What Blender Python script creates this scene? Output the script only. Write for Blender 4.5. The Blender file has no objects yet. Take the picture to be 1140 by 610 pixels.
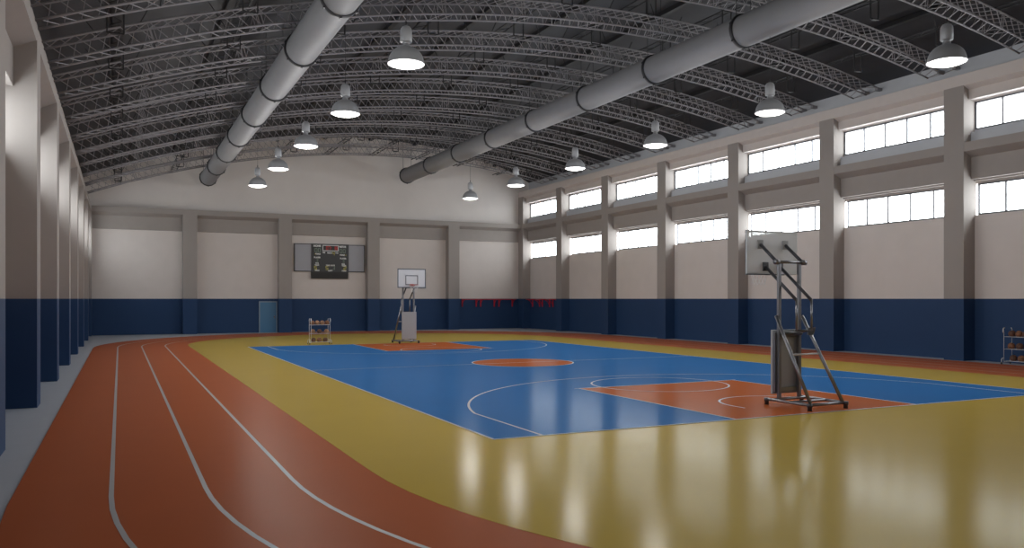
import bpy, math, random
from mathutils import Vector, Matrix
random.seed(7)
S = bpy.context.scene
C = S.collection
PI = math.pi

# ------------------------------------------------------------------ camera, world, exposure
CAM_H = 2.294                       # eye height: exactly the top of the blue dado
PAN = math.radians(25.75)
cam = bpy.data.cameras.new('camera')
cam.sensor_width = 36.0
cam.lens = 905.0 / 1140.0 * 36.0
cam.shift_y = 27.5 / 1140.0
cam.clip_end = 400
camo = bpy.data.objects.new('camera', cam)
camo.location = (0, 0, CAM_H)
camo.rotation_euler = (PI / 2, 0, -PAN)
C.objects.link(camo)
S.camera = camo

W = bpy.data.worlds.new('overcast_sky')
W.use_nodes = True
SKY, GROUND_FILL = 9.6, 9.0             # overcast sky above the horizon, upward fill glow added below for roof and gable
wn = W.node_tree
bg = wn.nodes['Background']
wtc = wn.nodes.new('ShaderNodeTexCoord')
wsx = wn.nodes.new('ShaderNodeSeparateXYZ')
wmr = wn.nodes.new('ShaderNodeMapRange')
wmr.inputs['From Min'].default_value = -0.10
wmr.inputs['From Max'].default_value = 0.06
wmr.inputs['To Min'].default_value = GROUND_FILL
wmr.inputs['To Max'].default_value = SKY
wn.links.new(wtc.outputs['Generated'], wsx.inputs[0])
wn.links.new(wsx.outputs['Z'], wmr.inputs['Value'])
wn.links.new(wmr.outputs['Result'], bg.inputs[1])
bg.inputs[0].default_value = (0.93, 0.975, 1.0, 1)
S.world = W
S.view_settings.view_transform = 'Standard'
S.view_settings.look = 'None'
S.view_settings.gamma = 1.0
S.view_settings.exposure = 0.12
S.view_settings.use_curve_mapping = False
S.cycles.max_bounces = 10
S.cycles.diffuse_bounces = 6
S.cycles.transparent_max_bounces = 16
S.cycles.use_denoising = True
LAMP_WATTS = 225.0
LAMP_EMIT = 2.4


# ------------------------------------------------------------------ materials
def mat(name, col, rough=0.6, metal=0.0, spec=0.5, bump=0.0, bscale=40.0, vary=0.0, vscale=3.0, gloss=1.0):
    m = bpy.data.materials.new(name)
    m.use_nodes = True
    nt = m.node_tree
    b = nt.nodes['Principled BSDF']
    b.inputs['Base Color'].default_value = (*col, 1)
    b.inputs['Roughness'].default_value = rough
    b.inputs['Metallic'].default_value = metal
    b.inputs['Specular IOR Level'].default_value = spec
    if bump or vary:
        tc = nt.nodes.new('ShaderNodeTexCoord')
    if vary:
        n = nt.nodes.new('ShaderNodeTexNoise')
        n.inputs['Scale'].default_value = vscale
        n.inputs['Detail'].default_value = 4
        nt.links.new(tc.outputs['Object'], n.inputs['Vector'])
        r = nt.nodes.new('ShaderNodeMapRange')
        r.inputs['To Min'].default_value = 1 - vary
        r.inputs['To Max'].default_value = 1 + vary
        nt.links.new(n.outputs['Fac'], r.inputs['Value'])
        h = nt.nodes.new('ShaderNodeHueSaturation')
        h.inputs['Color'].default_value = (*col, 1)
        nt.links.new(r.outputs['Result'], h.inputs['Value'])
        nt.links.new(h.outputs['Color'], b.inputs['Base Color'])
    if bump:
        n = nt.nodes.new('ShaderNodeTexNoise')
        n.inputs['Scale'].default_value = bscale
        n.inputs['Detail'].default_value = 3
        nt.links.new(tc.outputs['Object'], n.inputs['Vector'])
        bp = nt.nodes.new('ShaderNodeBump')
        bp.inputs['Strength'].default_value = bump
        bp.inputs['Distance'].default_value = 0.02
        nt.links.new(n.outputs['Fac'], bp.inputs['Height'])
        nt.links.new(bp.outputs['Normal'], b.inputs['Normal'])
    if gloss < 1.0:                 # worn varnish: only part of the surface still shines
        d = nt.nodes.new('ShaderNodeBsdfDiffuse')
        d.inputs[0].default_value = (*col, 1)
        if vary:
            nt.links.new(h.outputs['Color'], d.inputs[0])
        mx = nt.nodes.new('ShaderNodeMixShader')
        mx.inputs[0].default_value = gloss
        nt.links.new(d.outputs[0], mx.inputs[1])
        nt.links.new(b.outputs[0], mx.inputs[2])
        nt.links.new(mx.outputs[0], nt.nodes['Material Output'].inputs[0])
    return m


def wall_paint(name, upper):
    """blue gloss dado up to CAM_H, warm plaster paint above"""
    m = mat(name, (0.5, 0.45, 0.42), 0.75)
    nt = m.node_tree
    b = nt.nodes['Principled BSDF']
    g = nt.nodes.new('ShaderNodeNewGeometry')
    sx = nt.nodes.new('ShaderNodeSeparateXYZ')
    nt.links.new(g.outputs['Position'], sx.inputs[0])
    gt = nt.nodes.new('ShaderNodeMath')
    gt.operation = 'GREATER_THAN'
    gt.inputs[1].default_value = CAM_H
    nt.links.new(sx.outputs['Z'], gt.inputs[0])
    n = nt.nodes.new('ShaderNodeTexNoise')
    n.inputs['Scale'].default_value = 1.3
    n.inputs['Detail'].default_value = 5
    nt.links.new(g.outputs['Position'], n.inputs['Vector'])
    r = nt.nodes.new('ShaderNodeMapRange')
    r.inputs['To Min'].default_value = 0.95
    r.inputs['To Max'].default_value = 1.05
    nt.links.new(n.outputs['Fac'], r.inputs['Value'])
    mx = nt.nodes.new('ShaderNodeMix')
    mx.data_type = 'RGBA'
    nt.links.new(gt.outputs[0], mx.inputs['Factor'])
    mx.inputs['A'].default_value = (0.008, 0.040, 0.118, 1)
    mx.inputs['B'].default_value = (*upper, 1)
    h = nt.nodes.new('ShaderNodeHueSaturation')
    nt.links.new(mx.outputs['Result'], h.inputs['Color'])
    nt.links.new(r.outputs['Result'], h.inputs['Value'])
    nt.links.new(h.outputs['Color'], b.inputs['Base Color'])
    return m


def glass_mat():
    m = bpy.data.materials.new('window_glass')
    m.use_nodes = True
    nt = m.node_tree
    nt.nodes.remove(nt.nodes['Principled BSDF'])
    t = nt.nodes.new('ShaderNodeBsdfTransparent')
    t.inputs[0].default_value = (0.95, 0.97, 0.97, 1)
    g = nt.nodes.new('ShaderNodeBsdfGlossy')
    g.inputs['Roughness'].default_value = 0.05
    mx = nt.nodes.new('ShaderNodeMixShader')
    mx.inputs[0].default_value = 0.05
    nt.links.new(t.outputs[0], mx.inputs[1])
    nt.links.new(g.outputs[0], mx.inputs[2])
    nt.links.new(mx.outputs[0], nt.nodes['Material Output'].inputs[0])
    return m


def emit_mat(name, col, st):
    m = bpy.data.materials.new(name)
    m.use_nodes = True
    b = m.node_tree.nodes['Principled BSDF']
    b.inputs['Base Color'].default_value = (*col, 1)
    b.inputs['Emission Color'].default_value = (*col, 1)
    b.inputs['Emission Strength'].default_value = st
    return m


def acrylic_mat():
    m = mat('frosted_acrylic', (0.86, 0.88, 0.92), 0.35)
    nt = m.node_tree
    t = nt.nodes.new('ShaderNodeBsdfTransparent')
    mx = nt.nodes.new('ShaderNodeMixShader')
    mx.inputs[0].default_value = 0.3
    nt.links.new(nt.nodes['Principled BSDF'].outputs[0], mx.inputs[1])
    nt.links.new(t.outputs[0], mx.inputs[2])
    nt.links.new(mx.outputs[0], nt.nodes['Material Output'].inputs[0])
    return m


def ball_mat(name, col):
    """leather ball with dark seams along the great circles"""
    m = mat(name, col, 0.6, bump=0.25, bscale=300)
    nt = m.node_tree
    b = nt.nodes['Principled BSDF']
    tc = nt.nodes.new('ShaderNodeTexCoord')
    sx = nt.nodes.new('ShaderNodeSeparateXYZ')
    nt.links.new(tc.outputs['Object'], sx.inputs[0])
    prev = None
    for ax in 'XYZ':
        a = nt.nodes.new('ShaderNodeMath')
        a.operation = 'ABSOLUTE'
        nt.links.new(sx.outputs[ax], a.inputs[0])
        if prev is None:
            prev = a
        else:
            mn = nt.nodes.new('ShaderNodeMath')
            mn.operation = 'MINIMUM'
            nt.links.new(prev.outputs[0], mn.inputs[0])
            nt.links.new(a.outputs[0], mn.inputs[1])
            prev = mn
    lt = nt.nodes.new('ShaderNodeMath')
    lt.operation = 'LESS_THAN'
    lt.inputs[1].default_value = 0.006
    nt.links.new(prev.outputs[0], lt.inputs[0])
    mx = nt.nodes.new('ShaderNodeMix')
    mx.data_type = 'RGBA'
    nt.links.new(lt.outputs[0], mx.inputs['Factor'])
    mx.inputs['A'].default_value = (*col, 1)
    mx.inputs['B'].default_value = (0.02, 0.015, 0.012, 1)
    nt.links.new(mx.outputs['Result'], b.inputs['Base Color'])
    return m


M = {}
M['wall'] = wall_paint('two_tone_wall_paint', (0.66, 0.60, 0.57))
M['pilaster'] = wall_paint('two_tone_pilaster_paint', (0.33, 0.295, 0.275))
M['beam'] = mat('taupe_beam_paint', (0.33, 0.295, 0.275), 0.75, vary=0.05)
M['cornice'] = mat('beige_cornice_paint', (0.60, 0.54, 0.51), 0.75, vary=0.05)
M['cool'] = mat('cool_grey_paint', (0.50, 0.515, 0.55), 0.7, vary=0.05)
M['gable'] = mat('gable_plaster', (0.70, 0.65, 0.625), 0.8, vary=0.05, vscale=1.2)
M['concrete'] = mat('grey_concrete', (0.44, 0.47, 0.52), 0.55, vary=0.06, bump=0.05, bscale=60)
M['orange'] = mat('orange_rubber', (0.43, 0.118, 0.048), 0.3, gloss=0.4, spec=0.03, vary=0.04, vscale=0.8, bump=0.03, bscale=9)
M['yellow'] = mat('yellow_vinyl', (0.51, 0.36, 0.075), 0.16, gloss=0.52, spec=0.03, vary=0.03, vscale=0.8, bump=0.05, bscale=11)
M['blue'] = mat('blue_vinyl', (0.040, 0.165, 0.42), 0.15, gloss=0.28, spec=0.03, vary=0.03, vscale=0.8, bump=0.02, bscale=7)
M['key'] = mat('terracotta_vinyl', (0.46, 0.115, 0.032), 0.2, gloss=0.35, spec=0.03, vary=0.03, vscale=0.8, bump=0.02, bscale=7)
M['line'] = mat('white_line_paint', (0.52, 0.52, 0.54), 0.45)
M['lane'] = mat('grey_white_lane_paint', (0.42, 0.42, 0.43), 0.45)
M['roof'] = mat('dark_roof_sheet', (0.043, 0.044, 0.050), 0.7, vary=0.2, vscale=0.5)
M['purlin'] = mat('dark_purlin_steel', (0.022, 0.022, 0.024), 0.6)
M['truss'] = mat('grey_truss_steel', (0.28, 0.268, 0.28), 0.5, metal=0.15)
M['duct'] = mat('galvanised_duct', (0.25, 0.25, 0.26), 0.6, spec=0.25, vary=0.05, vscale=2)
M['ring'] = mat('dark_flange_steel', (0.05, 0.05, 0.055), 0.5, metal=0.6)
M['shade'] = mat('lamp_aluminium', (0.36, 0.365, 0.38), 0.45, metal=0.3)
M['lampglow'] = emit_mat('lit_lamp_lens', (1.0, 0.99, 0.97), LAMP_EMIT)
M['frame'] = mat('dark_window_frame', (0.10, 0.10, 0.11), 0.5)
M['mullion'] = mat('grey_mullion', (0.30, 0.31, 0.33), 0.5)
M['glass'] = glass_mat()
M['steel'] = mat('brushed_hoop_steel', (0.26, 0.26, 0.28), 0.3, metal=0.85)
M['darksteel'] = mat('dark_hoop_steel', (0.09, 0.09, 0.10), 0.4, metal=0.6)
M['panel'] = mat('grey_counterweight_panel', (0.36, 0.37, 0.39), 0.5)
M['acrylic'] = acrylic_mat()
M['boardline'] = mat('slate_board_line', (0.09, 0.10, 0.12), 0.5)
M['rim'] = mat('red_rim_paint', (0.50, 0.06, 0.04), 0.4)
M['net'] = mat('white_net_cord', (0.75, 0.75, 0.75), 0.8)
M['red'] = mat('red_bar_paint', (0.55, 0.015, 0.03), 0.45)
M['white'] = mat('white_powder_coat', (0.60, 0.60, 0.62), 0.35)
M['rubber'] = mat('black_rubber', (0.015, 0.015, 0.015), 0.7)
M['black'] = mat('scoreboard_black', (0.022, 0.022, 0.024), 0.45)
M['blackp'] = mat('scoreboard_black_skirt', (0.014, 0.012, 0.012), 0.5)
M['side'] = mat('scoreboard_grey_panel', (0.36, 0.36, 0.40), 0.5)
M['label'] = mat('label_white', (0.75, 0.75, 0.75), 0.6)
M['green'] = emit_mat('faint_glow_green_digit', (0.20, 0.27, 0.20), 0.12)  # dull green digits with a faint glow put into the material
M['yel'] = emit_mat('amber_digit', (0.45, 0.40, 0.08), 0.25)
M['led'] = emit_mat('red_led_digit', (0.60, 0.02, 0.02), 0.22)
M['doorleaf'] = mat('steel_blue_door_paint', (0.062, 0.19, 0.345), 0.35)
M['doorframe'] = mat('grey_door_frame', (0.22, 0.29, 0.36), 0.5)
M['chrome'] = mat('door_handle_steel', (0.5, 0.5, 0.52), 0.25, metal=0.9)
M['ball'] = ball_mat('brown_leather_ball', (0.27, 0.115, 0.055))
M['balld'] = ball_mat('dark_brown_leather_ball', (0.14, 0.062, 0.036))
M['balll'] = ball_mat('tan_leather_ball', (0.38, 0.20, 0.11))


# ------------------------------------------------------------------ mesh helpers
class MB:
    def __init__(self):
        self.v = []
        self.f = []
        self.mi = []
        self.sm = []

    def add(self, vs, fs, mi=0, smooth=False):
        o = len(self.v)
        self.v += [tuple(p) for p in vs]
        for q in fs:
            self.f.append(tuple(i + o for i in q))
            self.mi.append(mi)
            self.sm.append(smooth)
        return self

    def box(self, a, b, mi=0):
        (x0, y0, z0), (x1, y1, z1) = a, b
        return self.add([(x0, y0, z0), (x1, y0, z0), (x1, y1, z0), (x0, y1, z0),
                         (x0, y0, z1), (x1, y0, z1), (x1, y1, z1), (x0, y1, z1)],
                        [(0, 3, 2, 1), (4, 5, 6, 7), (0, 1, 5, 4), (1, 2, 6, 5), (2, 3, 7, 6), (3, 0, 4, 7)], mi)

    def path(self, pts, r, n=8, closed=False, caps=True, mi=0):
        """tube swept along a polyline"""
        P = [Vector(p) for p in pts]
        k = len(P)
        rings = []
        up = None
        for i in range(k):
            if closed:
                t = P[(i + 1) % k] - P[i - 1]
            else:
                t = P[min(i + 1, k - 1)] - P[max(i - 1, 0)]
            t.normalize()
            if up is None:
                up = Vector((0, 0, 1)) if abs(t.z) < 0.9 else Vector((0, 1, 0))
            s = t.cross(up)
            if s.length < 1e-5:
                s = t.cross(Vector((1, 0, 0)))
            s.normalize()
            u = s.cross(t)
            u.normalize()
            up = u
            rr = r[i] if isinstance(r, (list, tuple)) else r
            off = PI / n
            rings.append([P[i] + (s * math.cos(2 * PI * j / n + off) + u * math.sin(2 * PI * j / n + off)) * rr
                          for j in range(n)])
        vs = [q for ring in rings for q in ring]
        fs = []
        for i in range(k if closed else k - 1):
            a, b = i * n, ((i + 1) % k) * n
            for j in range(n):
                fs.append((a + j, b + j, b + (j + 1) % n, a + (j + 1) % n))
        if caps and not closed:
            fs.append(tuple(range(n)))
            fs.append(tuple((k - 1) * n + j for j in reversed(range(n))))
        return self.add(vs, fs, mi, smooth=n > 5)

    def bar(self, a, b, r, n=6, mi=0):
        return self.path([a, b], r, n, mi=mi)

    def lathe(self, prof, n=32, c=(0, 0, 0), mi=0, smooth=True):
        vs, fs = [], []
        for (r, z) in prof:
            for j in range(n):
                a = 2 * PI * j / n
                vs.append((c[0] + r * math.cos(a), c[1] + r * math.sin(a), c[2] + z))
        for i in range(len(prof) - 1):
            for j in range(n):
                fs.append((i * n + j, i * n + (j + 1) % n, (i + 1) * n + (j + 1) % n, (i + 1) * n + j))
        return self.add(vs, fs, mi, smooth)

    def prism_y(self, prof, y0, y1, mi=0):
        """closed (x,z) outline extruded along y"""
        n = len(prof)
        vs = [(x, y0, z) for x, z in prof] + [(x, y1, z) for x, z in prof]
        fs = [(i, (i + 1) % n, n + (i + 1) % n, n + i) for i in range(n)]
        fs += [tuple(reversed(range(n))), tuple(range(n, 2 * n))]
        return self.add(vs, fs, mi)

    def prism_x(self, prof, x0, x1, mi=0):
        """closed (y,z) outline extruded along x"""
        n = len(prof)
        vs = [(x0, y, z) for y, z in prof] + [(x1, y, z) for y, z in prof]
        fs = [(i, (i + 1) % n, n + (i + 1) % n, n + i) for i in range(n)]
        fs += [tuple(reversed(range(n))), tuple(range(n, 2 * n))]
        return self.add(vs, fs, mi)

    def poly(self, pts, z, th=None, mi=0):
        n = len(pts)
        if th is None:
            return self.add([(x, y, z) for x, y in pts], [tuple(range(n))], mi)
        vs = [(x, y, z) for x, y in pts] + [(x, y, z - th) for x, y in pts]
        fs = [tuple(range(n)), tuple(reversed(range(n, 2 * n)))]
        fs += [(i, n + i, n + (i + 1) % n, (i + 1) % n) for i in range(n)]
        return self.add(vs, fs, mi)

    def ribbon(self, pts, w, z, closed=False, mi=0):
        P = [Vector((x, y)) for x, y in pts]
        k = len(P)
        vs = []
        for i in range(k):
            if closed:
                t = P[(i + 1) % k] - P[i - 1]
            else:
                t = P[min(i + 1, k - 1)] - P[max(i - 1, 0)]
            t.normalize()
            nrm = Vector((-t.y, t.x)) * w / 2
            vs += [(P[i].x + nrm.x, P[i].y + nrm.y, z), (P[i].x - nrm.x, P[i].y - nrm.y, z)]
        fs = []
        for i in range(k if closed else k - 1):
            a, b = 2 * i, 2 * ((i + 1) % k)
            fs.append((a, a + 1, b + 1, b))
        return self.add(vs, fs, mi)

    def build(self, name, mats, parent=None, bevel=0.0):
        me = bpy.data.meshes.new(name)
        me.from_pydata(self.v, [], self.f)
        for m in (mats if isinstance(mats, (list, tuple)) else [mats]):
            me.materials.append(M[m])
        me.polygons.foreach_set('material_index', self.mi)
        me.polygons.foreach_set('use_smooth', self.sm)
        import bmesh
        bm = bmesh.new()
        bm.from_mesh(me)
        bmesh.ops.recalc_face_normals(bm, faces=bm.faces)
        bm.to_mesh(me)
        bm.free()
        me.update()
        o = bpy.data.objects.new(name, me)
        C.objects.link(o)
        if parent:
            o.parent = parent
        if bevel:
            b = o.modifiers.new('bevel', 'BEVEL')
            b.width = bevel
            b.segments = 2
            b.limit_method = 'ANGLE'
        return o


def tag(o, label, cat, group=None, kind=None):
    o['label'] = label
    o['category'] = cat
    if group:
        o['group'] = group
    if kind:
        o['kind'] = kind
    return o


def empty(name, loc=(0, 0, 0), rz=0.0):
    o = bpy.data.objects.new(name, None)
    o.empty_display_size = 0.2
    o.location = loc
    o.rotation_euler = (0, 0, rz)
    C.objects.link(o)
    return o


def kids(o):
    return [c for c in bpy.data.objects if c.parent == o]


def copy_tree(o, parent=None):
    c = o.copy()
    C.objects.link(c)
    if parent:
        c.parent = parent
    for ch in kids(o):
        copy_tree(ch, c)
    return c


ORD = ['first', 'second', 'third', 'fourth', 'fifth', 'sixth', 'seventh', 'eighth', 'ninth', 'tenth',
       'eleventh', 'twelfth', 'thirteenth', 'fourteenth']

# ------------------------------------------------------------------ dimensions
XR = 28.0            # front of the right pilasters
XL = -1.58           # front of the left pilasters
YB = 56.4            # front of the back pilasters
YN = -5.4            # inner face of the near wall (behind the camera)
PITCH = 6.055
PY = [19.74 + PITCH * k for k in range(-4, 7)]      # near faces of the pilasters
PW = 0.80            # pilaster width


def mir(x):
    return XL + XR - x


# roof underside profile (x, z)
ROOF = [(-2.9, 9.62), (-2.0, 9.98), (1.36, 11.18), (5.55, 12.40), (8.25, 12.95), (12.4, 13.56), (16.6, 13.76), (20.0, 13.62),
        (22.4, 13.36), (25.0, 12.86), (27.0, 12.25), (28.2, 11.74), (29.3, 11.18)]


def roof_z(x):
    P = ROOF
    for i in range(len(P) - 1):
        if x <= P[i + 1][0] or i == len(P) - 2:
            p1, p2 = P[i], P[i + 1]
            p0 = P[i - 1] if i > 0 else p1
            p3 = P[i + 2] if i + 2 < len(P) else p2
            t = (x - p1[0]) / (p2[0] - p1[0])
            m1 = (p2[1] - p0[1]) / (p2[0] - p0[0]) * (p2[0] - p1[0])
            m2 = (p3[1] - p1[1]) / (p3[0] - p1[0]) * (p2[0] - p1[0])
            return ((2 * t ** 3 - 3 * t ** 2 + 1) * p1[1] + (t ** 3 - 2 * t ** 2 + t) * m1
                    + (-2 * t ** 3 + 3 * t ** 2) * p2[1] + (t ** 3 - t ** 2) * m2)


RP = [(x, roof_z(x)) for x in [-2.9 + 32.2 * i / 60 for i in range(61)]]

# ------------------------------------------------------------------ floor and its markings
fl = MB().box((-3.2, YN - 0.4, -0.3), (29.8, 57.6, 0.0)).build('floor', 'concrete')
tag(fl, 'smooth grey concrete hall floor around the running track', 'floor', kind='structure')

TCX, TY0, TY1 = 13.28, 10.45, 42.2


def stadium(d, n=48):
    a, b = 14.40 - d, 14.05 - d
    pts = []
    for i in range(n + 1):
        t = PI * i / n
        pts.append((TCX + a * math.cos(t), TY1 + b * math.sin(t)))
    for i in range(n + 1):
        t = PI + PI * i / n
        pts.append((TCX + a * math.cos(t), TY0 + b * math.sin(t)))
    return pts


track = MB().poly(stadium(0), 0.014, 0.013).build('running_track', 'orange', fl)
track['label'] = 'orange rubber running track'
for d in (1.03, 2.05, 3.08):
    MB().ribbon(stadium(d, 64), 0.055, 0.0165, closed=True).build('lane_line', 'lane', track)
sur = MB().poly(stadium(4.11), 0.017, 0.004).build('court_surround', 'yellow', fl)
sur['label'] = 'glossy yellow floor around the court'
CX0, CX1, CY0, CY1 = 5.44, 20.44, 11.95, 39.95
CXM = (CX0 + CX1) / 2
CYM = (CY0 + CY1) / 2
court = MB().poly([(CX0, CY0), (CX1, CY0), (CX1, CY1), (CX0, CY1)], 0.0195, 0.004).build('basketball_court', 'blue', fl)
court['label'] = 'glossy blue basketball court'
LZ = 0.0245


def arc(cx, cy, r, a0, a1, n=48):
    return [(cx + r * math.cos(a0 + (a1 - a0) * i / n), cy + r * math.sin(a0 + (a1 - a0) * i / n)) for i in range(n + 1)]


MB().poly(arc(CXM, CYM, 1.8, 0, 2 * PI)[:-1], 0.0215, 0.003).build('center_circle', 'key', court)
MB().ribbon(arc(CXM, CYM, 1.8, 0, 2 * PI)[:-1], 0.05, LZ, True).build('center_circle_line', 'line', court)
MB().ribbon([(CX0, CYM), (CX1, CYM)], 0.05, LZ).build('halfway_line', 'line', court)
bl = MB()
for a, b in (((CX0, CY0), (CX1, CY0)), ((CX1, CY0), (CX1, CY1)), ((CX1, CY1), (CX0, CY1)), ((CX0, CY1), (CX0, CY0))):
    bl.ribbon([a, b], 0.05, LZ)
bl.build('boundary_line', 'line', court)
for base, sg in ((CY0, 1), (CY1, -1)):
    hy = base + sg * 1.5
    MB().poly([(CXM - 2.48, base), (CXM + 2.48, base), (CXM + 2.48, base + sg * 5.85), (CXM - 2.48, base + sg * 5.85)],
              0.0215, 0.003).build('key_area', 'key', court)
    k = MB()
    k.ribbon([(CXM - 2.48, base), (CXM - 2.48, base + sg * 5.85)], 0.05, LZ)
    k.ribbon([(CXM + 2.48, base), (CXM + 2.48, base + sg * 5.85)], 0.05, LZ)
    k.ribbon([(CXM - 2.6, base + sg * 5.85), (CXM + 2.6, base + sg * 5.85)], 0.05, LZ)
    k.build('key_line', 'line', court)
    MB().ribbon(arc(CXM, base + sg * 5.85, 1.8, 0, 2 * PI)[:-1], 0.05, LZ + 0.0005, True).build('free_throw_circle', 'line', court)
    r = 6.75
    hx = 6.61
    dy = math.sqrt(r * r - hx * hx)
    a0 = math.atan2(dy, hx)
    pts = [(CXM + hx, base)] + [(x, hy + sg * (y - hy)) for x, y in arc(CXM, hy, r, a0, PI - a0, 64)] + [(CXM - hx, base)]
    MB().ribbon(pts, 0.05, LZ + 0.0003).build('three_point_line', 'line', court)
    pts = [(CXM + 1.25, hy - sg * 0.35)] + [(x, hy + sg * (y - hy)) for x, y in arc(CXM, hy, 1.25, 0, PI, 32)] + [(CXM - 1.25, hy - sg * 0.35)]
    MB().ribbon(pts, 0.05, LZ + 0.0006).build('no_charge_arc', 'line', court)

# ------------------------------------------------------------------ walls
# right wall: lower panel with sloped-free sill, mid beam with shelf, sill box, cornice
WR = MB().prism_y([(28.62, 0), (28.62, 5.40), (28.82, 5.42), (29.2, 5.42), (29.2, 0)], YN, 57.0)
wr = WR.build('wall_right', 'wall')
tag(wr, 'long right wall, beige above a dark blue dado, under the windows', 'wall', kind='structure')
mb = MB().prism_y([(29.2, 6.58), (28.78, 6.58), (28.78, 6.66), (28.60, 6.66), (28.60, 6.72), (28.42, 6.72), (28.42, 7.53),
                   (XR, 7.72), (XR, 8.05), (29.2, 8.05)], YN, 57.0)
o = mb.build('trim_1', 'beam')
tag(o, 'beige concrete beam running between the two window rows of the right wall', 'beam', kind='structure')
o = MB().prism_y([(28.40, 8.05), (28.40, 8.46), (28.62, 8.50), (28.62, 8.565), (29.2, 8.565), (29.2, 8.05)], YN, 57.0).build('trim_2', 'cool')
tag(o, 'cool grey sill band under the upper windows of the right wall', 'sill', kind='structure')
o = MB().prism_y([(29.2, 9.61), (28.58, 9.61), (28.58, 9.66), (28.28, 9.66), (28.28, 10.02), (XR, 10.15), (XR, 10.58), (29.2, 10.58)],
                 YN, 57.0).build('trim_3', 'cornice')
tag(o, 'beige cornice beam along the top of the right wall', 'beam', kind='structure')
o = MB().prism_y([(28.9, 10.58), (28.9, roof_z(28.9) + 0.02), (29.2, roof_z(29.2) + 0.02), (29.2, 10.58)], YN, 57.0).build('trim_4', 'cool')
tag(o, 'cool grey band between right cornice and roof', 'trim', kind='structure')
# left wall
o = MB().prism_y([(mir(x), z) for x, z in [(28.62, 0), (28.62, 5.40), (28.82, 5.42), (29.2, 5.42), (29.2, 0)]], YN, 57.0).build('wall_left', 'wall')
tag(o, 'left wall, beige above a dark blue dado, seen edge on', 'wall', kind='structure')
zl = roof_z(mir(29.2))
o = MB().prism_y([(mir(x), z) for x, z in [(29.2, 6.58), (28.78, 6.58), (28.78, 6.66), (28.60, 6.66), (28.60, 6.72), (28.42, 6.72),
                                           (28.42, 7.53), (XR, 7.72), (XR, 8.05), (28.5, 8.05), (28.5, roof_z(mir(28.5)) + 0.02),
                                           (29.2, zl + 0.02)]], YN, 57.0).build('trim_5', 'beam')
tag(o, 'beige beam above the windows of the left wall', 'beam', kind='structure')
# back wall
o = MB().prism_x([(57.0, 0), (57.0, 6.68), (57.4, 6.68), (57.4, 0)], -2.9, 29.3).build('wall_back', 'wall')
tag(o, 'end wall, beige above a dark blue dado, behind the scoreboard', 'wall', kind='structure')
o = MB().prism_x([(57.4, 6.68), (56.82, 6.68), (56.82, 7.53), (YB, 7.72), (YB, 8.05), (57.4, 8.05)], XL - 0.3, 28.3).build('trim_6', 'beam')
tag(o, 'beige concrete beam across the end wall under the gable', 'beam', kind='structure')
g = MB()
n = len(RP)
vs = [(x, 56.9, 8.05) for x, z in RP] + [(x, 56.9, z + 0.02) for x, z in RP]
vs += [(x, 57.4, 8.05) for x, z in RP] + [(x, 57.4, z + 0.02) for x, z in RP]
fs = []
for i in range(n - 1):
    fs += [(i, i + 1, n + i + 1, n + i), (2 * n + i, 3 * n + i, 3 * n + i + 1, 2 * n + i + 1),
           (i, 2 * n + i, 2 * n + i + 1, i + 1), (n + i, n + i + 1, 3 * n + i + 1, 3 * n + i)]
fs += [(0, n, 3 * n, 2 * n), (n - 1, 3 * n - 1, 4 * n - 1, 2 * n - 1)]
o = g.add(vs, fs).build('wall_gable', 'gable')
tag(o, 'beige gable wall above the end beam, under the arched roof', 'wall', kind='structure')
# near wall behind the camera
g = MB()
vs = [(x, YN, 0) for x, z in RP] + [(x, YN, z + 0.02) for x, z in RP] + [(x, YN - 0.4, 0) for x, z in RP] + [(x, YN - 0.4, z + 0.02) for x, z in RP]
o = g.add(vs, fs).build('wall_near', 'wall')
tag(o, 'near end wall of the hall, behind the viewpoint', 'wall', kind='structure')
# roof
g = MB()
vs = []
for x, z in RP:
    vs += [(x, YN - 0.4, z), (x, 57.4, z), (x, YN - 0.4, z + 0.15), (x, 57.4, z + 0.15)]
fs = []
for i in range(n - 1):
    a, b = 4 * i, 4 * i + 4
    fs += [(a, a + 1, b + 1, b), (a + 2, b + 2, b + 3, a + 3), (a, b, b + 2, a + 2), (a + 1, a + 3, b + 3, b + 1)]
fs += [(0, 2, 3, 1), (4 * n - 4, 4 * n - 3, 4 * n - 1, 4 * n - 2)]
o = g.add(vs, fs).build('ceiling', 'roof')
tag(o, 'dark arched metal roof over the hall', 'roof', kind='structure')

# pilasters, one object each
tn = 7
for i, y in enumerate(PY):
    y1 = min(y + PW, 56.98)
    k = len(PY) - 1 - i
    place = 'in the far corner' if k == 0 else ORD[k] + ' from the far corner'
    o = MB().box((XR - 0.012, y, 0), (28.7, y1, 10.16)).build('trim_%d' % tn, 'pilaster')
    tag(o, 'right wall pilaster, beige over dark blue, ' + place, 'pilaster', 'pilasters of the right wall', 'structure')
    tn += 1
    o = MB().box((mir(28.7), y, 0), (XL + 0.012, y1, 7.73)).build('trim_%d' % tn, 'pilaster')
    tag(o, 'left wall pilaster, beige over dark blue, ' + place, 'pilaster', 'pilasters of the left wall', 'structure')
    tn += 1
for i, x in enumerate((3.66, 9.70, 15.85, 21.98)):
    o = MB().box((x, YB - 0.012, 0), (x + 0.86, 57.1, 7.73)).build('trim_%d' % tn, 'pilaster')
    tag(o, 'end wall pilaster, beige over dark blue, %s from the left' % ORD[i], 'pilaster', 'pilasters of the end wall', 'structure')
    tn += 1

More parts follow.
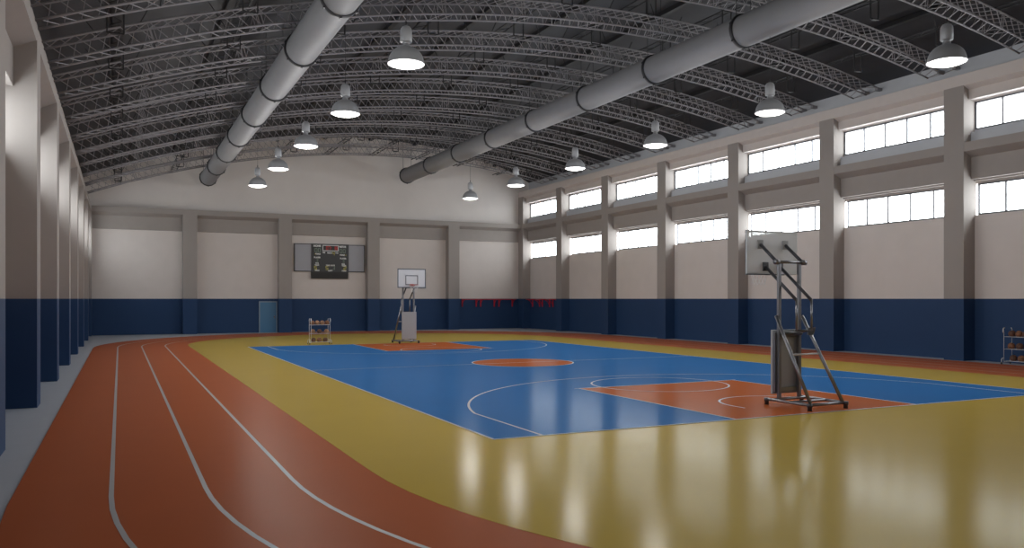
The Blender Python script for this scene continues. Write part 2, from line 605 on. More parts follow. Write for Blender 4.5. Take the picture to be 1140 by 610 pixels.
# windows (frame, mullions, panes); a light portal in each opening samples the sky
def window(idx, x, y0, y1, z0, z1, sgn, label, group):
    xi, xo = x, x + sgn * 0.06
    w = empty('window_%d' % idx, (x, (y0 + y1) / 2, z0))
    tag(w, label, 'window', group, 'structure')
    inv = Matrix.Translation((-x, -(y0 + y1) / 2, -z0))
    L = (y1 - y0)
    H = z1 - z0
    xa, xb = (0, 0.06) if sgn > 0 else (-0.06, 0)
    t = 0.06
    f = MB()
    f.box((xa, -L / 2, 0), (xb, L / 2, t))
    f.box((xa, -L / 2, H - t), (xb, L / 2, H))
    f.box((xa, -L / 2, t), (xb, -L / 2 + t, H - t))
    f.box((xa, L / 2 - t, t), (xb, L / 2, H - t))
    f.build('window_frame', 'frame', w)
    for k in range(1, 5):
        yy = -L / 2 + L * k / 5
        MB().box((xa + 0.005, yy - 0.035, t), (xb - 0.005, yy + 0.035, H - t)).build('mullion', 'mullion', w)
    p = MB()
    xm = (xa + xb) / 2
    p.add([(xm, -L / 2 + t, t), (xm, L / 2 - t, t), (xm, L / 2 - t, H - t), (xm, -L / 2 + t, H - t)], [(0, 1, 2, 3)])
    p.build('window_panes', 'glass', w)
    pl = bpy.data.lights.new('window_portal', 'AREA')
    pl.shape = 'RECTANGLE'
    pl.size = H
    pl.size_y = L
    pl.cycles.is_portal = True
    po = bpy.data.objects.new('window_portal', pl)
    po.location = (x + sgn * 0.15, (y0 + y1) / 2, (z0 + z1) / 2)
    po.rotation_euler = (0, sgn * PI / 2, 0)
    C.objects.link(po)


wi = 1
for i in range(len(PY) - 1):
    y0, y1 = PY[i] + PW, PY[i + 1]
    k = len(PY) - 2 - i
    pl = ('in the bay nearest the end wall' if k == 0 else 'in the %s bay from the end wall' % ORD[k])
    window(wi, 28.62, y0, y1, 8.565, 9.61, 1, 'upper bright strip window of the right wall, ' + pl, 'upper right windows')
    wi += 1
    window(wi, 28.80, y0, y1, 5.42, 6.58, 1, 'lower bright strip window of the right wall, ' + pl, 'lower right windows')
    wi += 1
    window(wi, mir(28.80), y0, y1, 5.42, 6.58, -1, 'strip window of the left wall, ' + pl, 'left windows')
    wi += 1

# door in the end wall
d = empty('door_1', (9.07, 57.0, 0))
tag(d, 'steel blue door in a grey frame, end wall left of the scoreboard', 'door', kind='structure')
f = MB().box((-0.60, -0.06, 0), (-0.53, 0.04, 2.12)).box((0.53, -0.06, 0), (0.60, 0.04, 2.12)).box((-0.53, -0.06, 2.05), (0.53, 0.04, 2.12))
f.build('door_frame', 'doorframe', d)
MB().box((-0.53, -0.025, 0.01), (0.53, 0.02, 2.05)).build('door_leaf', 'doorleaf', d)
h = MB().box((0.41, -0.035, 0.95), (0.46, -0.025, 1.15))
h.bar((0.435, -0.03, 1.05), (0.435, -0.08, 1.05), 0.012).bar((0.445, -0.08, 1.05), (0.31, -0.08, 1.05), 0.012)
h.build('door_handle', 'chrome', d)

# ------------------------------------------------------------------ roof trusses
AX, AZ, AR = 17.187, -40.279, 52.194


def on_arc(x, dr):
    """point over x on the bottom-chord arc, pushed out by dr along the radius"""
    z = AZ + math.sqrt(AR * AR - (x - AX) ** 2)
    k = (AR + dr) / AR
    return (AX + (x - AX) * k, AZ + (z - AZ) * k)


TW, TD = 0.65, 0.52
MOD, NP = 2.8, 8
X0T = 0.87 - 2.8


def make_truss():
    root = empty('roof_truss')
    xs = [-1.72 + (28.02 + 1.72) * i / 60 for i in range(61)]
    for y in (0, -TW):
        MB().path([(on_arc(x, 0)[0], y, on_arc(x, 0)[1]) for x in xs], 0.033, 6).build('bottom_chord', 'truss', root)
    xs2 = [-1.72 + (28.75 + 1.72) * i / 60 for i in range(61)]
    for y in (0, -TW):
        MB().path([(on_arc(x, TD)[0], y, on_arc(x, TD)[1]) for x in xs2], 0.033, 6).build('top_chord', 'truss', root)

    def P(x, dr, y):
        q = on_arc(x, dr)
        return (q[0], y, q[1])
    bl, tl = MB(), MB()
    web, web2 = MB(), MB()
    st = MOD / NP
    x = X0T
    R = 0.0145
    while x < 28.6:
        for j in range(NP):
            a, b = x + j * st, x + (j + 1) * st
            if b < -1.75 or a < -1.75 or b > 28.75:
                continue
            inb = b <= 28.05
            # bottom and top lacing: skewed rungs, a cross by the couplings
            if j in (0, NP - 1):
                if inb:
                    bl.bar(P(a, 0, -TW), P(b, 0, 0), R * .8, 4)
                    bl.bar(P(a, 0, 0), P(b, 0, -TW), R * .8, 4)
                    bl.bar(P(a if j == 0 else b, 0, 0), P(a if j == 0 else b, 0, -TW), R, 4)
            elif inb:
                bl.bar(P(a, 0, -TW), P(b, 0, 0), R, 4)
            tl.bar(P(a, TD, 0), P(b, TD, -TW), R, 4)
            if inb:                 # near face leans one way, far face the other
                web.bar(P(a, TD, -TW), P(b, 0, -TW), R, 4)
                web2.bar(P(b, TD, 0), P(b - 0.27, 0, 0), R * .9, 4)
                if j in (0, NP - 1):
                    q = a + .05 if j == 0 else b - .05
                    web.bar(P(q, 0, -TW), P(q, TD, -TW), R, 4)
                    web2.bar(P(q, 0, 0), P(q, TD, 0), R, 4)
        x += MOD
    for y in (0, -TW):
        (web2 if y == 0 else web).bar(P(-1.70, 0, y), P(-1.70, TD, y), R, 4).bar(P(28.0, 0, y), P(28.72, TD, y), R, 4)
        # bearing legs down onto the wall beams
    bl.bar(P(-1.70, 0, 0), P(-1.70, 0, -TW), R, 4)
    bl.bar(P(28.0, 0, 0), P(28.0, 0, -TW), R, 4)
    bl.build('bottom_lacing', 'truss', root)
    tl.build('top_lacing', 'truss', root)
    web.build('web_lacing', 'truss', root)
    web2.build('web_lacing', 'truss', root)
    for y in (0, -TW):
        MB().box((-2.02, y - 0.07, 8.05), (-1.84, y + 0.07, 8.34)).bar(P(-1.70, 0, y), (-1.9, y, P(-1.70, 0, y)[2] - 0.02), 0.03, 6).build('bearing_bracket', 'truss', root)
        q = P(28.70, TD, y)
        MB().box((28.62, y - 0.07, q[2] - 0.10), (28.91, y + 0.07, q[2] + 0.02)).build('bearing_bracket', 'truss', root)
    return root


TY = [17.7 + 3.53 * k for k in range(-1, 11)]
proto = None
for i, y in enumerate(TY):
    if proto is None:
        t = proto = make_truss()
    else:
        t = copy_tree(proto)
    t.location = (0, y, 0)
    k = len(TY) - 1 - i
    tag(t, 'arched grey lattice roof truss, ' + ('nearest the end wall' if k == 0 else '%s from the end wall' % ORD[k]), 'roof truss',
        'arched roof trusses')

# ------------------------------------------------------------------ roof purlins with hanging bracing frames
PX = [-0.1 + 3.25 * k for k in range(9)]
for i, x in enumerate(PX):
    r = empty('roof_purlin', (x, 0, 0))
    tag(r, 'dark lengthwise roof purlin with hanging frames, %s from the left wall' % ORD[i], 'purlin', 'lengthwise roof purlins')
    zt = min(roof_z(x - 0.1), roof_z(x + 0.1))
    zb = on_arc(x, 0)[1] - 0.02
    if abs(x - 6.4) < 0.5:
        pass
    b = MB().box((-0.10, 10.0, zt - 0.16), (0.10, 56.9, zt + 0.01))
    b.build('purlin_beam', 'purlin', r)
    ztop = on_arc(x, TD)[1] + 0.10
    lat = MB()
    for s in (-0.16, 0.16):
        lat.bar((s, 10.2, ztop), (s, 56.8, ztop), 0.03, 4)
    y = 10.6
    while y < 56:
        lat.bar((-0.16, y, ztop), (0.16, y + 0.45, ztop), 0.014, 4)
        lat.bar((0.16, y + 0.45, ztop), (-0.16, y + 0.9, ztop), 0.014, 4)
        y += 0.9
    lat.build('bracing_lattice', 'purlin', r)
    near_duct = min(abs(x - 5.05), abs(x - 18.23)) < 1.6
    for y in TY[:-1]:
        ym = y + 1.45
        zz = zb if not near_duct else ztop - 0.5
        f = MB()
        for s in (-0.19, 0.19):
            f.bar((s, ym, zz), (s, ym, ztop + 0.02), 0.025, 4)
        f.bar((-0.19, ym, zz), (0.19, ym, zz), 0.025, 4)
        f.bar((-0.19, ym, ztop), (0.19, ym, ztop), 0.025, 4)
        f.box((-0.12, ym - 0.06, zz - 0.03), (0.12, ym + 0.06, zz - 0.015))
        for s in (-1, 1):
            f.bar((s * 0.18, ym, ztop - 0.1), (s * 0.9, ym + s * 0.2, roof_z(x + s * 0.9) - 0.01), 0.016, 4)
        f.build('hanging_frame', 'purlin', r)

# ------------------------------------------------------------------ ventilation ducts
def duct(x, z, rad, y_end, label):
    r = empty('ventilation_duct', (x, y_end, z))
    tag(r, label, 'duct', 'round ventilation ducts')
    y0 = YN - y_end
    prof = [(rad, 0), (rad, y0)]
    n = 40
    p = MB()
    vs, fs = [], []
    for yy in (0, y0):
        for j in range(n):
            a = 2 * PI * j / n
            vs.append((rad * math.cos(a), yy, rad * math.sin(a)))
    for j in range(n):
        fs.append((j, (j + 1) % n, n + (j + 1) % n, n + j))
    p.add(vs, fs, smooth=True)
    p.add([vs[j] for j in range(n)], [tuple(range(n))])
    p.build('duct_pipe', 'duct', r)
    ys = [0.0] + [-4.9 * k for k in range(1, 12)]
    for yy in ys:
        fr = MB()
        ring = []
        for (rr, dy) in ((rad - 0.02, -0.045), (rad + 0.055, -0.05), (rad + 0.055, 0.05), (rad - 0.02, 0.045)):
            ring.append([(rr * math.cos(2 * PI * j / n), yy + dy, rr * math.sin(2 * PI * j / n)) for j in range(n)])
        vs = [q for c in ring for q in c]
        fs = []
        for a in range(4):
            b = (a + 1) % 4
            for j in range(n):
                fs.append((a * n + j, a * n + (j + 1) % n, b * n + (j + 1) % n, b * n + j))
        fr.add(vs, fs, smooth=True)
        for a in (-0.5 * PI, -0.5 * PI + 0.9, -0.5 * PI - 0.9, 0.35, PI - 0.35):
            cx, cz = (rad + 0.05) * math.cos(a), (rad + 0.05) * math.sin(a)
            fr.box((cx - 0.03, yy - 0.05, cz - 0.03), (cx + 0.03, yy + 0.05, cz + 0.03))
        fr.build('duct_flange', 'ring', r)
        hr = MB()
        for s in (-0.3, 0.3):
            hr.bar((s, yy, math.sqrt(rad * rad - s * s) - 0.01), (s, yy, roof_z(x + s) - z + 0.02), 0.012, 5)
        hr.build('hanger_rod', 'ring', r)
    return r


duct(5.05, 9.97, 0.482, 54.8, 'long round grey ventilation duct hanging on the left side of the roof')
duct(18.23, 10.97, 0.508, 54.8, 'long round grey ventilation duct hanging on the right side, nearer the windows')

# ------------------------------------------------------------------ pendant lamps
LZB = CAM_H + 5.78          # lens height


def make_lamp(rad=0.45):
    r = empty('pendant_lamp')
    s = MB()
    prof = [(rad, 0.0), (rad + 0.012, 0.015), (rad * 0.985, 0.05)]
    for k in range(1, 13):
        a = k / 12 * PI / 2 * 0.93
        prof.append((max(rad * 0.97 * math.cos(a), 0.10), 0.05 + 0.40 * math.sin(a)))
    prof += [(0.09, 0.46), (0.09, 0.50)]
    inner = [(max(q[0] - 0.015, 0.05), q[1] - 0.004) for q in reversed(prof[1:])] + [(rad - 0.012, 0.0)]
    s.lathe(prof + inner + [prof[0]], 40)
    s.build('lamp_shade', 'shade', r)
    b = MB().lathe([(0.0, 0.545), (0.14, 0.545), (0.146, 0.555), (0.146, 0.80), (0.135, 0.87), (0.10, 0.925), (0.05, 0.95), (0.03, 0.955), (0.0, 0.955)], 28)
    b.build('ballast_housing', 'shade', r)
    w = MB().lathe([(0.0, 0.48), (0.075, 0.48), (0.075, 0.56), (0.0, 0.56)], 20)
    w.build('neck_collar', 'shade', r)
    l = MB().lathe([(0.0, -0.075), (rad * 0.4, -0.065), (rad * 0.75, -0.035), (rad - 0.02, 0.010)], 40)
    l.build('lens', 'lampglow', r)
    return r


cordn = 0
lamp0 = None
lights = []
rows = [(6.36, [13.2 + 6.0 * k for k in range(6)], 'left row'), (18.23, [13.3 + 6.01 * k for k in range(6)], 'right row')]
for (x, ys, rowname) in rows:
    for i, y in enumerate(ys):
        if lamp0 is None:
            o = lamp0 = make_lamp()
        else:
            o = copy_tree(lamp0)
            for ch in kids(o):          # each lamp gets a cord of its own length below
                if ch.name.startswith('cord'):
                    bpy.data.objects.remove(ch)
        o.location = (x, y, LZB)
        k = len(ys) - 1 - i
        tag(o, 'lit silver dome pendant lamp, %s, %s' % (rowname, 'nearest the end wall' if k == 0 else ORD[k] + ' from the end wall'),
            'lamp', 'dome pendant lamps')
        c = MB()
        ztop = roof_z(x) if x < 10 else 10.97 - 0.512      # the right row hangs from the duct
        c.bar((0, 0, 0.945), (0, 0, ztop - LZB), 0.006, 6)
        c.bar((0, 0, 0.945), (0, 0, 1.06), 0.022, 8)
        c.build('cord', 'ring', o)
        ld = bpy.data.lights.new('lamp_light', 'POINT')
        ld.energy = LAMP_WATTS
        ld.specular_factor = 0.0      # the lens mesh itself makes the highlight
        ld.shadow_soft_size = 0.47
        ld.color = (1.0, 0.98, 0.95)
        lo = bpy.data.objects.new('lamp_light', ld)
        lo.location = (x, y, LZB - 0.56)
        C.objects.link(lo)

# ------------------------------------------------------------------ portable basketball hoops
def make_hoop():
    r = empty('basketball_hoop')
    b = MB()
    zb = 0.115
    b.bar((-0.51, -0.65, zb), (-0.51, 0.54, zb), 0.032, 8)
    b.bar((0.51, -0.65, zb), (0.51, 0.54, zb), 0.032, 8)
    b.bar((-0.54, 0.40, zb), (0.54, 0.40, zb), 0.032, 8)
    b.bar((-0.54, -0.63, zb), (0.54, -0.63, zb), 0.032, 8)
    b.bar((-0.51, -0.12, zb), (0.51, -0.12, zb), 0.028, 8)
    b.build('base_frame', 'steel', r)
    for sx in (-0.51, 0.51):
        for y in (-0.66, 0.54):
            MB().lathe([(0, 0), (0.045, 0), (0.045, 0.075), (0.055, 0.08), (0.055, 0.145), (0, 0.145)], 14, (sx, y, 0.0)).build('foot', 'darksteel', r)
    for s in (-1, 1):
        MB().box((s * 0.29 - 0.038, 0.365, 0.14), (s * 0.29 + 0.038, 0.435, 3.10)).build('post', 'steel', r, 0.012)
    c = MB().bar((-0.42, 0.37, 3.06), (0.42, 0.37, 3.06), 0.032, 10)
    for s in (-1, 1):
        c.bar((s * 0.34, 0.37, 3.06), (s * 0.44, 0.37, 3.06), 0.058, 14)
    c.build('pivot_bar', 'steel', r)
    for s in (-1, 1):
        MB().bar((s * 0.375, 0.38, 3.06), (s * 0.365, 0.87, 3.46), 0.036, 10).build('upper_arm', 'darksteel', r)
        MB().bar((s * 0.215, -0.02, 2.24), (s * 0.215, 0.87, 2.97), 0.034, 10).build('lower_arm', 'darksteel', r)
        MB().bar((s * 0.215, -0.02, 2.27), (s * 0.215, -0.02, 1.60), 0.026, 8).build('push_rod', 'steel', r)
        for (px, pz) in ((0.365, 3.47), (0.215, 2.98)):
            MB().box((s * px - 0.085, 0.868, pz - 0.10), (s * px + 0.085, 0.895, pz + 0.10)).build('mounting_plate', 'panel' if pz > 3.2 else 'darksteel', r, 0.02)
        MB().bar((s * 0.375, 0.40, 1.90), (s * 0.45, -0.63, 0.13), 0.036, 10).build('brace', 'steel', r)
    pb = MB().bar((-0.24, -0.02, 1.60), (0.24, -0.02, 1.60), 0.022, 8)
    pb.prism_y([(0.10, 1.50), (0.26, 1.50), (0.32, 1.66), (0.12, 1.66)], -0.04, 0.0)
    pb.bar((-0.29, 0.33, 1.52), (0.29, 0.33, 1.52), 0.04, 10)
    pb.bar((0.0, 0.33, 1.52), (0.18, -0.02, 1.60), 0.02, 8)
    pb.build('actuator_bracket', 'darksteel', r)
    MB().bar((-0.41, -0.06, 1.10), (0.41, -0.06, 1.10), 0.020, 8).build('step_bar', 'white', r)
    cw = MB().box((-0.38, 0.50, 0.22), (0.38, 0.56, 1.60))
    cw.build('counterweight_panel', 'panel', r, 0.01)
    cr = MB().box((-0.37, 0.435, 0.26), (0.37, 0.50, 0.36)).box((-0.37, 0.435, 1.44), (0.37, 0.50, 1.54))
    cr.box((-0.37, 0.435, 0.36), (-0.31, 0.50, 1.44)).box((0.31, 0.435, 0.36), (0.37, 0.50, 1.44))
    cr.build('counterweight_frame', 'steel', r)
    y0, y1 = 0.895, 0.935
    bd = MB().box((-0.74, y0, 2.82), (0.74, y1, 3.77)).build('backboard', 'acrylic', r)
    e = MB()
    t = 0.045
    e.box((-0.745, y1 - 0.002, 2.815), (0.745, y1 + 0.006, 2.815 + t)).box((-0.745, y1 - 0.002, 3.775 - t), (0.745, y1 + 0.006, 3.775))
    e.box((-0.745, y1 - 0.002, 2.815 + t), (-0.745 + t, y1 + 0.006, 3.775 - t)).box((0.745 - t, y1 - 0.002, 2.815 + t), (0.745, y1 + 0.006, 3.775 - t))
    e.build('border_line', 'boardline', bd)
    e = MB()
    t = 0.04
    e.box((-0.33, y1 - 0.002, 2.96), (0.33, y1 + 0.005, 2.96 + t)).box((-0.33, y1 - 0.002, 3.45 - t), (0.33, y1 + 0.005, 3.45))
    e.box((-0.33, y1 - 0.002, 2.96 + t), (-0.33 + t, y1 + 0.005, 3.45 - t)).box((0.33 - t, y1 - 0.002, 2.96 + t), (0.33, y1 + 0.005, 3.45 - t))
    e.build('target_square', 'boardline', bd)
    MB().box((-0.75, y0 - 0.012, 2.795), (0.35, y1 + 0.008, 2.82)).build('bottom_edge', 'boardline', bd)
    cyr, zr, rr = y1 + 0.15 + 0.225, 2.965, 0.225
    ri = MB().path([(rr * math.cos(2 * PI * k / 28), cyr + rr * math.sin(2 * PI * k / 28), zr) for k in range(28)], 0.011, 8, closed=True)
    ri.box((-0.11, y1, zr - 0.07), (0.11, y1 + 0.015, zr + 0.04))
    ri.box((-0.09, y1, zr - 0.015), (0.09, cyr - rr + 0.02, zr + 0.005))
    ri.bar((-0.1, y1 + 0.01, zr - 0.05), (-0.15, cyr - 0.165, zr), 0.008, 6).bar((0.1, y1 + 0.01, zr - 0.05), (0.15, cyr - 0.165, zr), 0.008, 6)
    rim = ri.build('rim', 'rim', r)
    nt = MB()
    lv = [(rr - 0.005, 0.0), (0.20, -0.10), (0.165, -0.20), (0.14, -0.30), (0.135, -0.38)]
    for k in range(12):
        for L in range(4):
            for d in (-0.5, 0.5):
                a0 = 2 * PI * (k + 0.5 * (L % 2)) / 12
                a1 = a0 + d * 2 * PI / 12
                nt.bar((lv[L][0] * math.cos(a0), cyr + lv[L][0] * math.sin(a0), zr + lv[L][1]),
                       (lv[L + 1][0] * math.cos(a1), cyr + lv[L + 1][0] * math.sin(a1), zr + lv[L + 1][1]), 0.003, 4)
    nt.build('net', 'net', rim)
    return r


h1 = make_hoop()
h1.location = (13.05, 12.84, 0.022)
h1.rotation_euler = (0, 0, math.radians(0.6))
tag(h1, 'nearer portable steel basketball hoop seen from behind, standing on the near key', 'basketball hoop', 'portable basketball hoops')
h2 = copy_tree(h1)
h2.location = (13.22, 39.95, 0.022)
h2.rotation_euler = (0, 0, PI)
tag(h2, 'farther portable basketball hoop facing us, grey counterweight panel, on far key', 'basketball hoop', 'portable basketball hoops')

# ------------------------------------------------------------------ ball racks
RACK_Z = (0.965, 0.535, 0.115)


def make_rack(L=0.94, D=0.44):
    r = empty('ball_rack')
    for s in (-1, 1):
        f = MB()
        x = s * L / 2
        for y in (-D / 2, D / 2):
            f.bar((x, y, 0.09), (x, y, 1.20), 0.009, 8)
        f.path([(x, -D / 2, 1.10), (x + s * 0.01, -D / 2 - 0.03, 1.15), (x + s * 0.01, -D / 2 - 0.02, 1.24), (x, -D / 2 + 0.04, 1.28)], 0.022, 8)
        f.path([(x, D / 2, 1.10), (x, D / 2 + 0.02, 1.2), (x, D / 2 - 0.04, 1.28)], 0.012, 8)
        f.bar((x, -D / 2, 0.09), (x, D / 2, 0.09), 0.012, 8)
        f.build('end_frame', 'white', r)
        for y in (-1, 1):
            MB().path([(x, y * (D / 2 - 0.02), 0.22), (x + s * 0.05, y * D / 2, 0.215), (x + s * 0.07, y * (D / 2 + 0.02), 0.17), (x + s * 0.07, y * (D / 2 + 0.02), 0.05)], 0.016, 8).build('leg', 'white', r)
            MB().lathe([(0, 0), (0.022, 0), (0.024, 0.07), (0, 0.07)], 10, (x + s * 0.07, y * (D / 2 + 0.02), 0)).build('rubber_foot', 'rubber', r)
    for z in RACK_Z:
        f = MB()
        for y in (-0.085, 0.085):
            f.bar((-L / 2, y, z), (L / 2, y, z), 0.012, 8)
        for xx in (-L / 2, L / 2):
            f.bar((xx, -D / 2, z), (xx, D / 2, z), 0.008, 8)
        f.build('shelf', 'white', r)
    return r


rk1 = make_rack()
rk1.location = (9.02, 40.9, 0.0175)
tag(rk1, 'white three-shelf ball rack standing on yellow floor before the end wall', 'ball rack', 'ball racks')
rk2 = copy_tree(rk1)
rk2.location = (28.06, 17.66, 0.0)
rk2.rotation_euler = (0, 0, -PI / 2)
tag(rk2, 'white three-shelf ball rack against the right wall, cut by the picture edge', 'ball rack', 'ball racks')

BR = 0.12
sp = MB()
NU, NV = 24, 14
vs = [(0, 0, -BR)]
for i in range(1, NV):
    a = -PI / 2 + PI * i / NV
    for j in range(NU):
        t = 2 * PI * j / NU
        vs.append((BR * math.cos(a) * math.cos(t), BR * math.cos(a) * math.sin(t), BR * math.sin(a)))
vs.append((0, 0, BR))
fs = [(0, 1 + (j + 1) % NU, 1 + j) for j in range(NU)]
for i in range(NV - 2):
    for j in range(NU):
        a = 1 + i * NU
        fs.append((a + j, a + (j + 1) % NU, a + NU + (j + 1) % NU, a + NU + j))
top = len(vs) - 1
a = 1 + (NV - 2) * NU
fs += [(a + j, a + (j + 1) % NU, top) for j in range(NU)]
sp.add(vs, fs, smooth=True)
ball_me = {}
ball_src = {}
for key in ('ball', 'balld', 'balll'):
    o = sp.build('basketball', key)
    ball_src[key] = o
used = set()


def ball(key, loc, rot, label, group):
    o = ball_src[key]
    if key in used:
        o = o.copy()
        C.objects.link(o)
    used.add(key)
    o.location = loc
    o.rotation_euler = rot
    tag(o, label, 'basketball', group)


SN = ('top', 'middle', 'bottom')
bz = math.sqrt((BR + 0.0125) ** 2 - 0.085 ** 2)
rows1 = [[-0.365, -0.12, 0.125, 0.37], [-0.345, -0.01, 0.345], [-0.31, -0.02, 0.28]]
cols1 = [['ball', 'balll', 'balll', 'ball'], ['balll', 'balld', 'balll'], ['balld', 'ball', 'balld']]
for si in range(3):
    nb = len(rows1[si])
    for bi, bx in enumerate(rows1[si]):
        pos = ['leftmost', 'second from left', 'third from left', 'rightmost'][bi] if nb == 4 else ['leftmost', 'middle', 'rightmost'][bi]
        ball(cols1[si][bi], (9.02 + bx, 40.9, 0.0175 + RACK_Z[si] + bz), (random.uniform(0, 6), random.uniform(0, 6), random.uniform(0, 6)),
             'brown basketball on the %s shelf of the far rack, %s' % (SN[si], pos), 'basketballs on the far rack')
rows2 = [[0.32, 0.07, -0.18], [0.34, 0.05], [0.27, -0.01]]
cols2 = [['balld', 'ball', 'balld'], ['ball', 'balld'], ['balld', 'ball']]
for si in range(3):
    for bi, by in enumerate(rows2[si]):
        pos = ['leftmost', 'second from left', 'third from left'][bi]
        ball(cols2[si][bi], (28.06, 17.66 + by, RACK_Z[si] + bz), (random.uniform(0, 6), random.uniform(0, 6), random.uniform(0, 6)),
             'brown basketball on the %s shelf of the right wall rack, %s' % (SN[si], pos), 'basketballs on the right wall rack')

# ------------------------------------------------------------------ wall-mounted pull-up bars
def make_pullup(L=1.22):
    r = empty('pull_up_bar')
    # local: wall at y = 0, bar projects towards -y
    MB().bar((-L / 2 - 0.05, -0.55, 0.50), (L / 2 + 0.05, -0.55, 0.50), 0.028, 10).build('bar', 'red', r)
    for s in (-1, 1):
        x = s * (L / 2 - 0.04)
        b = MB().box((x - 0.045, -0.05, -0.06), (x + 0.045, 0.0, 0.55))
        b.bar((x, -0.04, 0.50), (x, -0.56, 0.50), 0.028, 8)
        b.path([(x, -0.04, 0.05), (x, -0.10, 0.2), (x, -0.22, 0.37), (x, -0.46, 0.49)], 0.024, 8)
        b.build('bracket', 'red', r)
    return r


pu = None
for i, x in enumerate((23.88, 25.39, 26.93)):
    if pu is None:
        o = pu = make_pullup()
    else:
        o = copy_tree(pu)
    o.location = (x, 56.995, 1.74)
    tag(o, 'red wall mounted pull-up bar on the end wall, %s of three' % ('leftmost', 'middle', 'rightmost')[i], 'pull-up bar', 'red pull-up bars')
for i, y in enumerate((55.05, 53.45, 51.80)):
    o = copy_tree(pu)
    o.location = (28.615, y, 1.74)
    o.rotation_euler = (0, 0, -PI / 2)
    tag(o, 'red wall mounted pull-up bar on the right wall, %s the corner' % ('nearest', 'second from', 'third from')[i], 'pull-up bar', 'red pull-up bars')

# ------------------------------------------------------------------ scoreboard
sb = empty('scoreboard', (13.27, 57.0, 3.70))
tag(sb, 'black electronic scoreboard with grey side panels on the end wall', 'scoreboard')
for s, (a, b) in ((-1, (-2.42, -1.25)), (1, (1.25, 2.42))):
    p = MB().box((a, -0.14, 0.53), (b, 0.0, 2.36)).build('side_panel', 'side', sb)
    e = MB()
    t = 0.05
    e.box((a - t, -0.16, 0.53 - t), (b + t, 0.0, 0.53)).box((a - t, -0.16, 2.36), (b + t, 0.0, 2.36 + t))
    if s < 0:
        e.box((a - t, -0.16, 0.53), (a, 0.0, 2.36))
    else:
        e.box((b, -0.16, 0.53), (b + t, 0.0, 2.36))
    e.build('panel_frame', 'black', p)
FY = -0.22
bd = MB().box((-1.30, FY, 0.47), (1.30, 0.0, 2.42)).build('display_board', 'black', sb)
MB().prism_x([(FY, 0.47), (FY + 0.03, 0.0), (0.0, 0.0), (0.0, 0.47)], -1.30, 1.27).build('board_skirt', 'blackp', sb)


def text(s, x, z, w, h, m='label'):
    cu = bpy.data.curves.new('score_label', 'FONT')
    cu.body = s
    cu.align_x = 'CENTER'
    cu.align_y = 'CENTER'
    cu.size = h * 1.35
    cu.extrude = 0.002
    cu.offset = h * 0.07
    cu.materials.append(M[m])
    o = bpy.data.objects.new('score_text', cu)
    C.objects.link(o)
    bpy.context.view_layer.update()
    me = bpy.data.meshes.new_from_object(o)
    bpy.data.objects.remove(o)
    xs = [v.co.x for v in me.vertices]
    k = w / max(max(xs) - min(xs), 0.01)
    for v in me.vertices:
        v.co = (x + v.co.x * k, FY - 0.004 - v.co.z, z + v.co.y)
    me.name = 'score_label'
    o = bpy.data.objects.new('score_label', me)
    C.objects.link(o)
    o.parent = bd
    return o


SEG = {'0': 'abcdef', '1': 'bc', '2': 'abged', '3': 'abgcd', '4': 'fgbc', '5': 'afgcd', '6': 'afgedc', '7': 'abc', '8': 'abcdefg', '9': 'abcdfg'}


def digits(s, x, z, w, h, m, gap=0.35):
    mbx = MB()
    nn = len(s)
    cw = w / (nn + gap * (nn - 1)) if nn > 1 else w
    t = min(cw, h) * 0.17
    x0 = x - w / 2
    for ch in s:
        L, R_, B, T, Mz = x0, x0 + cw, z - h / 2, z + h / 2, z
        q = {'a': (L, T - t, R_, T), 'd': (L, B, R_, B + t), 'g': (L, Mz - t / 2, R_, Mz + t / 2), 'f': (L, Mz, L + t, T), 'b': (R_ - t, Mz, R_, T),
             'e': (L, B, L + t, Mz), 'c': (R_ - t, B, R_, Mz)}
        if ch == ':':
            for zz in (z - h * 0.2, z + h * 0.2):
                mbx.box((L + cw * .3, FY - 0.008, zz - t * .6), (L + cw * .3 + t * 1.2, FY - 0.001, zz + t * .6))
        else:
            for sg in SEG[ch]:
                a = q[sg]
                mbx.box((a[0], FY - 0.008, a[1]), (a[2], FY - 0.001, a[3]))
        x0 += cw * (1 + gap)
    return mbx.build('digit_display', m, bd)


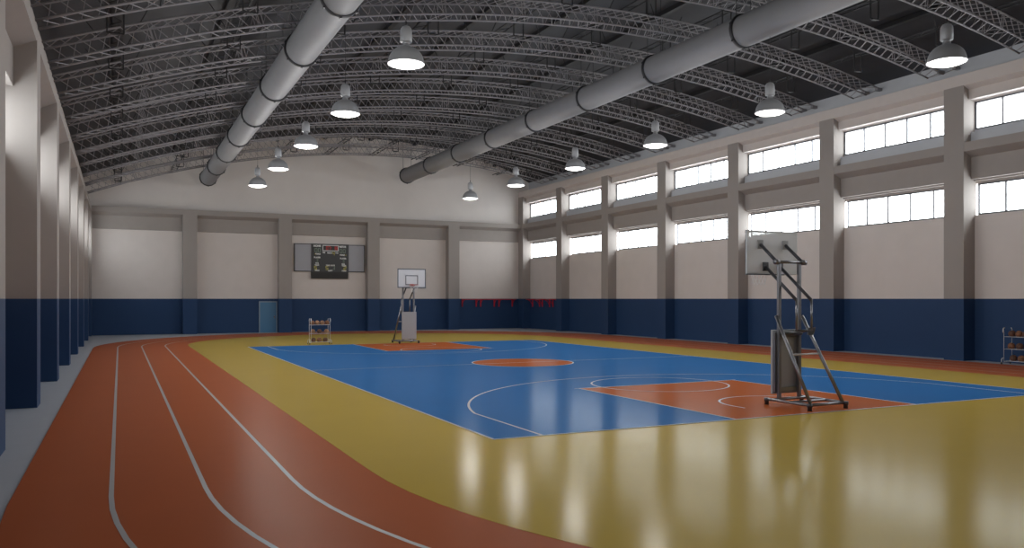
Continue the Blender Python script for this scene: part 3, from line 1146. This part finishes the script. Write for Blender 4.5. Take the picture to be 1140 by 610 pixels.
# board spans x -1.30..1.30 (photo 345.9..388.5), z 0.47..2.42
text('HOME', -0.92, 2.26, 0.52, 0.13)
text('VISITOR', 0.86, 2.24, 0.52, 0.13)
cf = MB().box((-0.55, FY - 0.012, 1.92), (0.58, FY, 2.34)).build('clock_frame', 'label', bd)
MB().box((-0.50, FY - 0.016, 1.97), (0.53, FY - 0.011, 2.29)).build('clock_window', 'blackp', bd)
FYs = FY
FY = FYs - 0.016
digits('07:18', 0.10, 2.13, 0.80, 0.24, 'led', 0.25)
FY = FYs
digits('00', -0.88, 1.96, 0.40, 0.28, 'green')
digits('00', 0.86, 1.94, 0.40, 0.28, 'green')
text('TIME', -0.46, 1.81, 0.20, 0.10)
text('PERIOD', -0.05, 1.79, 0.34, 0.09)
digits('4', 0.22, 1.76, 0.14, 0.26, 'yel')
text('POSS', 0.46, 1.80, 0.20, 0.08)
text('BONUS', -0.86, 1.70, 0.34, 0.10)
text('BONUS', 0.84, 1.66, 0.34, 0.10)
MB().add([(-1.09, FY - 0.004, 1.70), (-1.03, FY - 0.004, 1.745), (-1.03, FY - 0.004, 1.655)], [(0, 1, 2)]).build('arrow_light', 'yel', bd)
MB().add([(1.13, FY - 0.004, 1.66), (1.07, FY - 0.004, 1.705), (1.07, FY - 0.004, 1.615)], [(0, 1, 2)]).build('arrow_light', 'yel', bd)
text('PLAYER', -0.92, 1.46, 0.46, 0.10)
text('PLAYER', 0.90, 1.42, 0.44, 0.10)
digits('3', -0.92, 1.27, 0.12, 0.24, 'green')
digits('3', 0.92, 1.24, 0.12, 0.24, 'green')
text('FOUL', -0.92, 1.06, 0.24, 0.09)
text('FOUL', 0.92, 1.02, 0.24, 0.09)
text('TEAM', -0.94, 0.93, 0.30, 0.09)
text('TEAM', 0.96, 0.91, 0.30, 0.09)
digits('5', -1.03, 0.74, 0.18, 0.26, 'yel')
digits('2', 1.03, 0.74, 0.18, 0.26, 'yel')
text('FOULS', -0.92, 0.56, 0.30, 0.09)
text('FOULS', 0.96, 0.55, 0.30, 0.09)
text('TIME OUTS', 0.0, 0.92, 0.64, 0.09)
digits('5', -0.24, 0.74, 0.17, 0.26, 'yel')
digits('3', 0.25, 0.74, 0.12, 0.24, 'green')
text('LEFT', 0.0, 0.55, 0.32, 0.09)
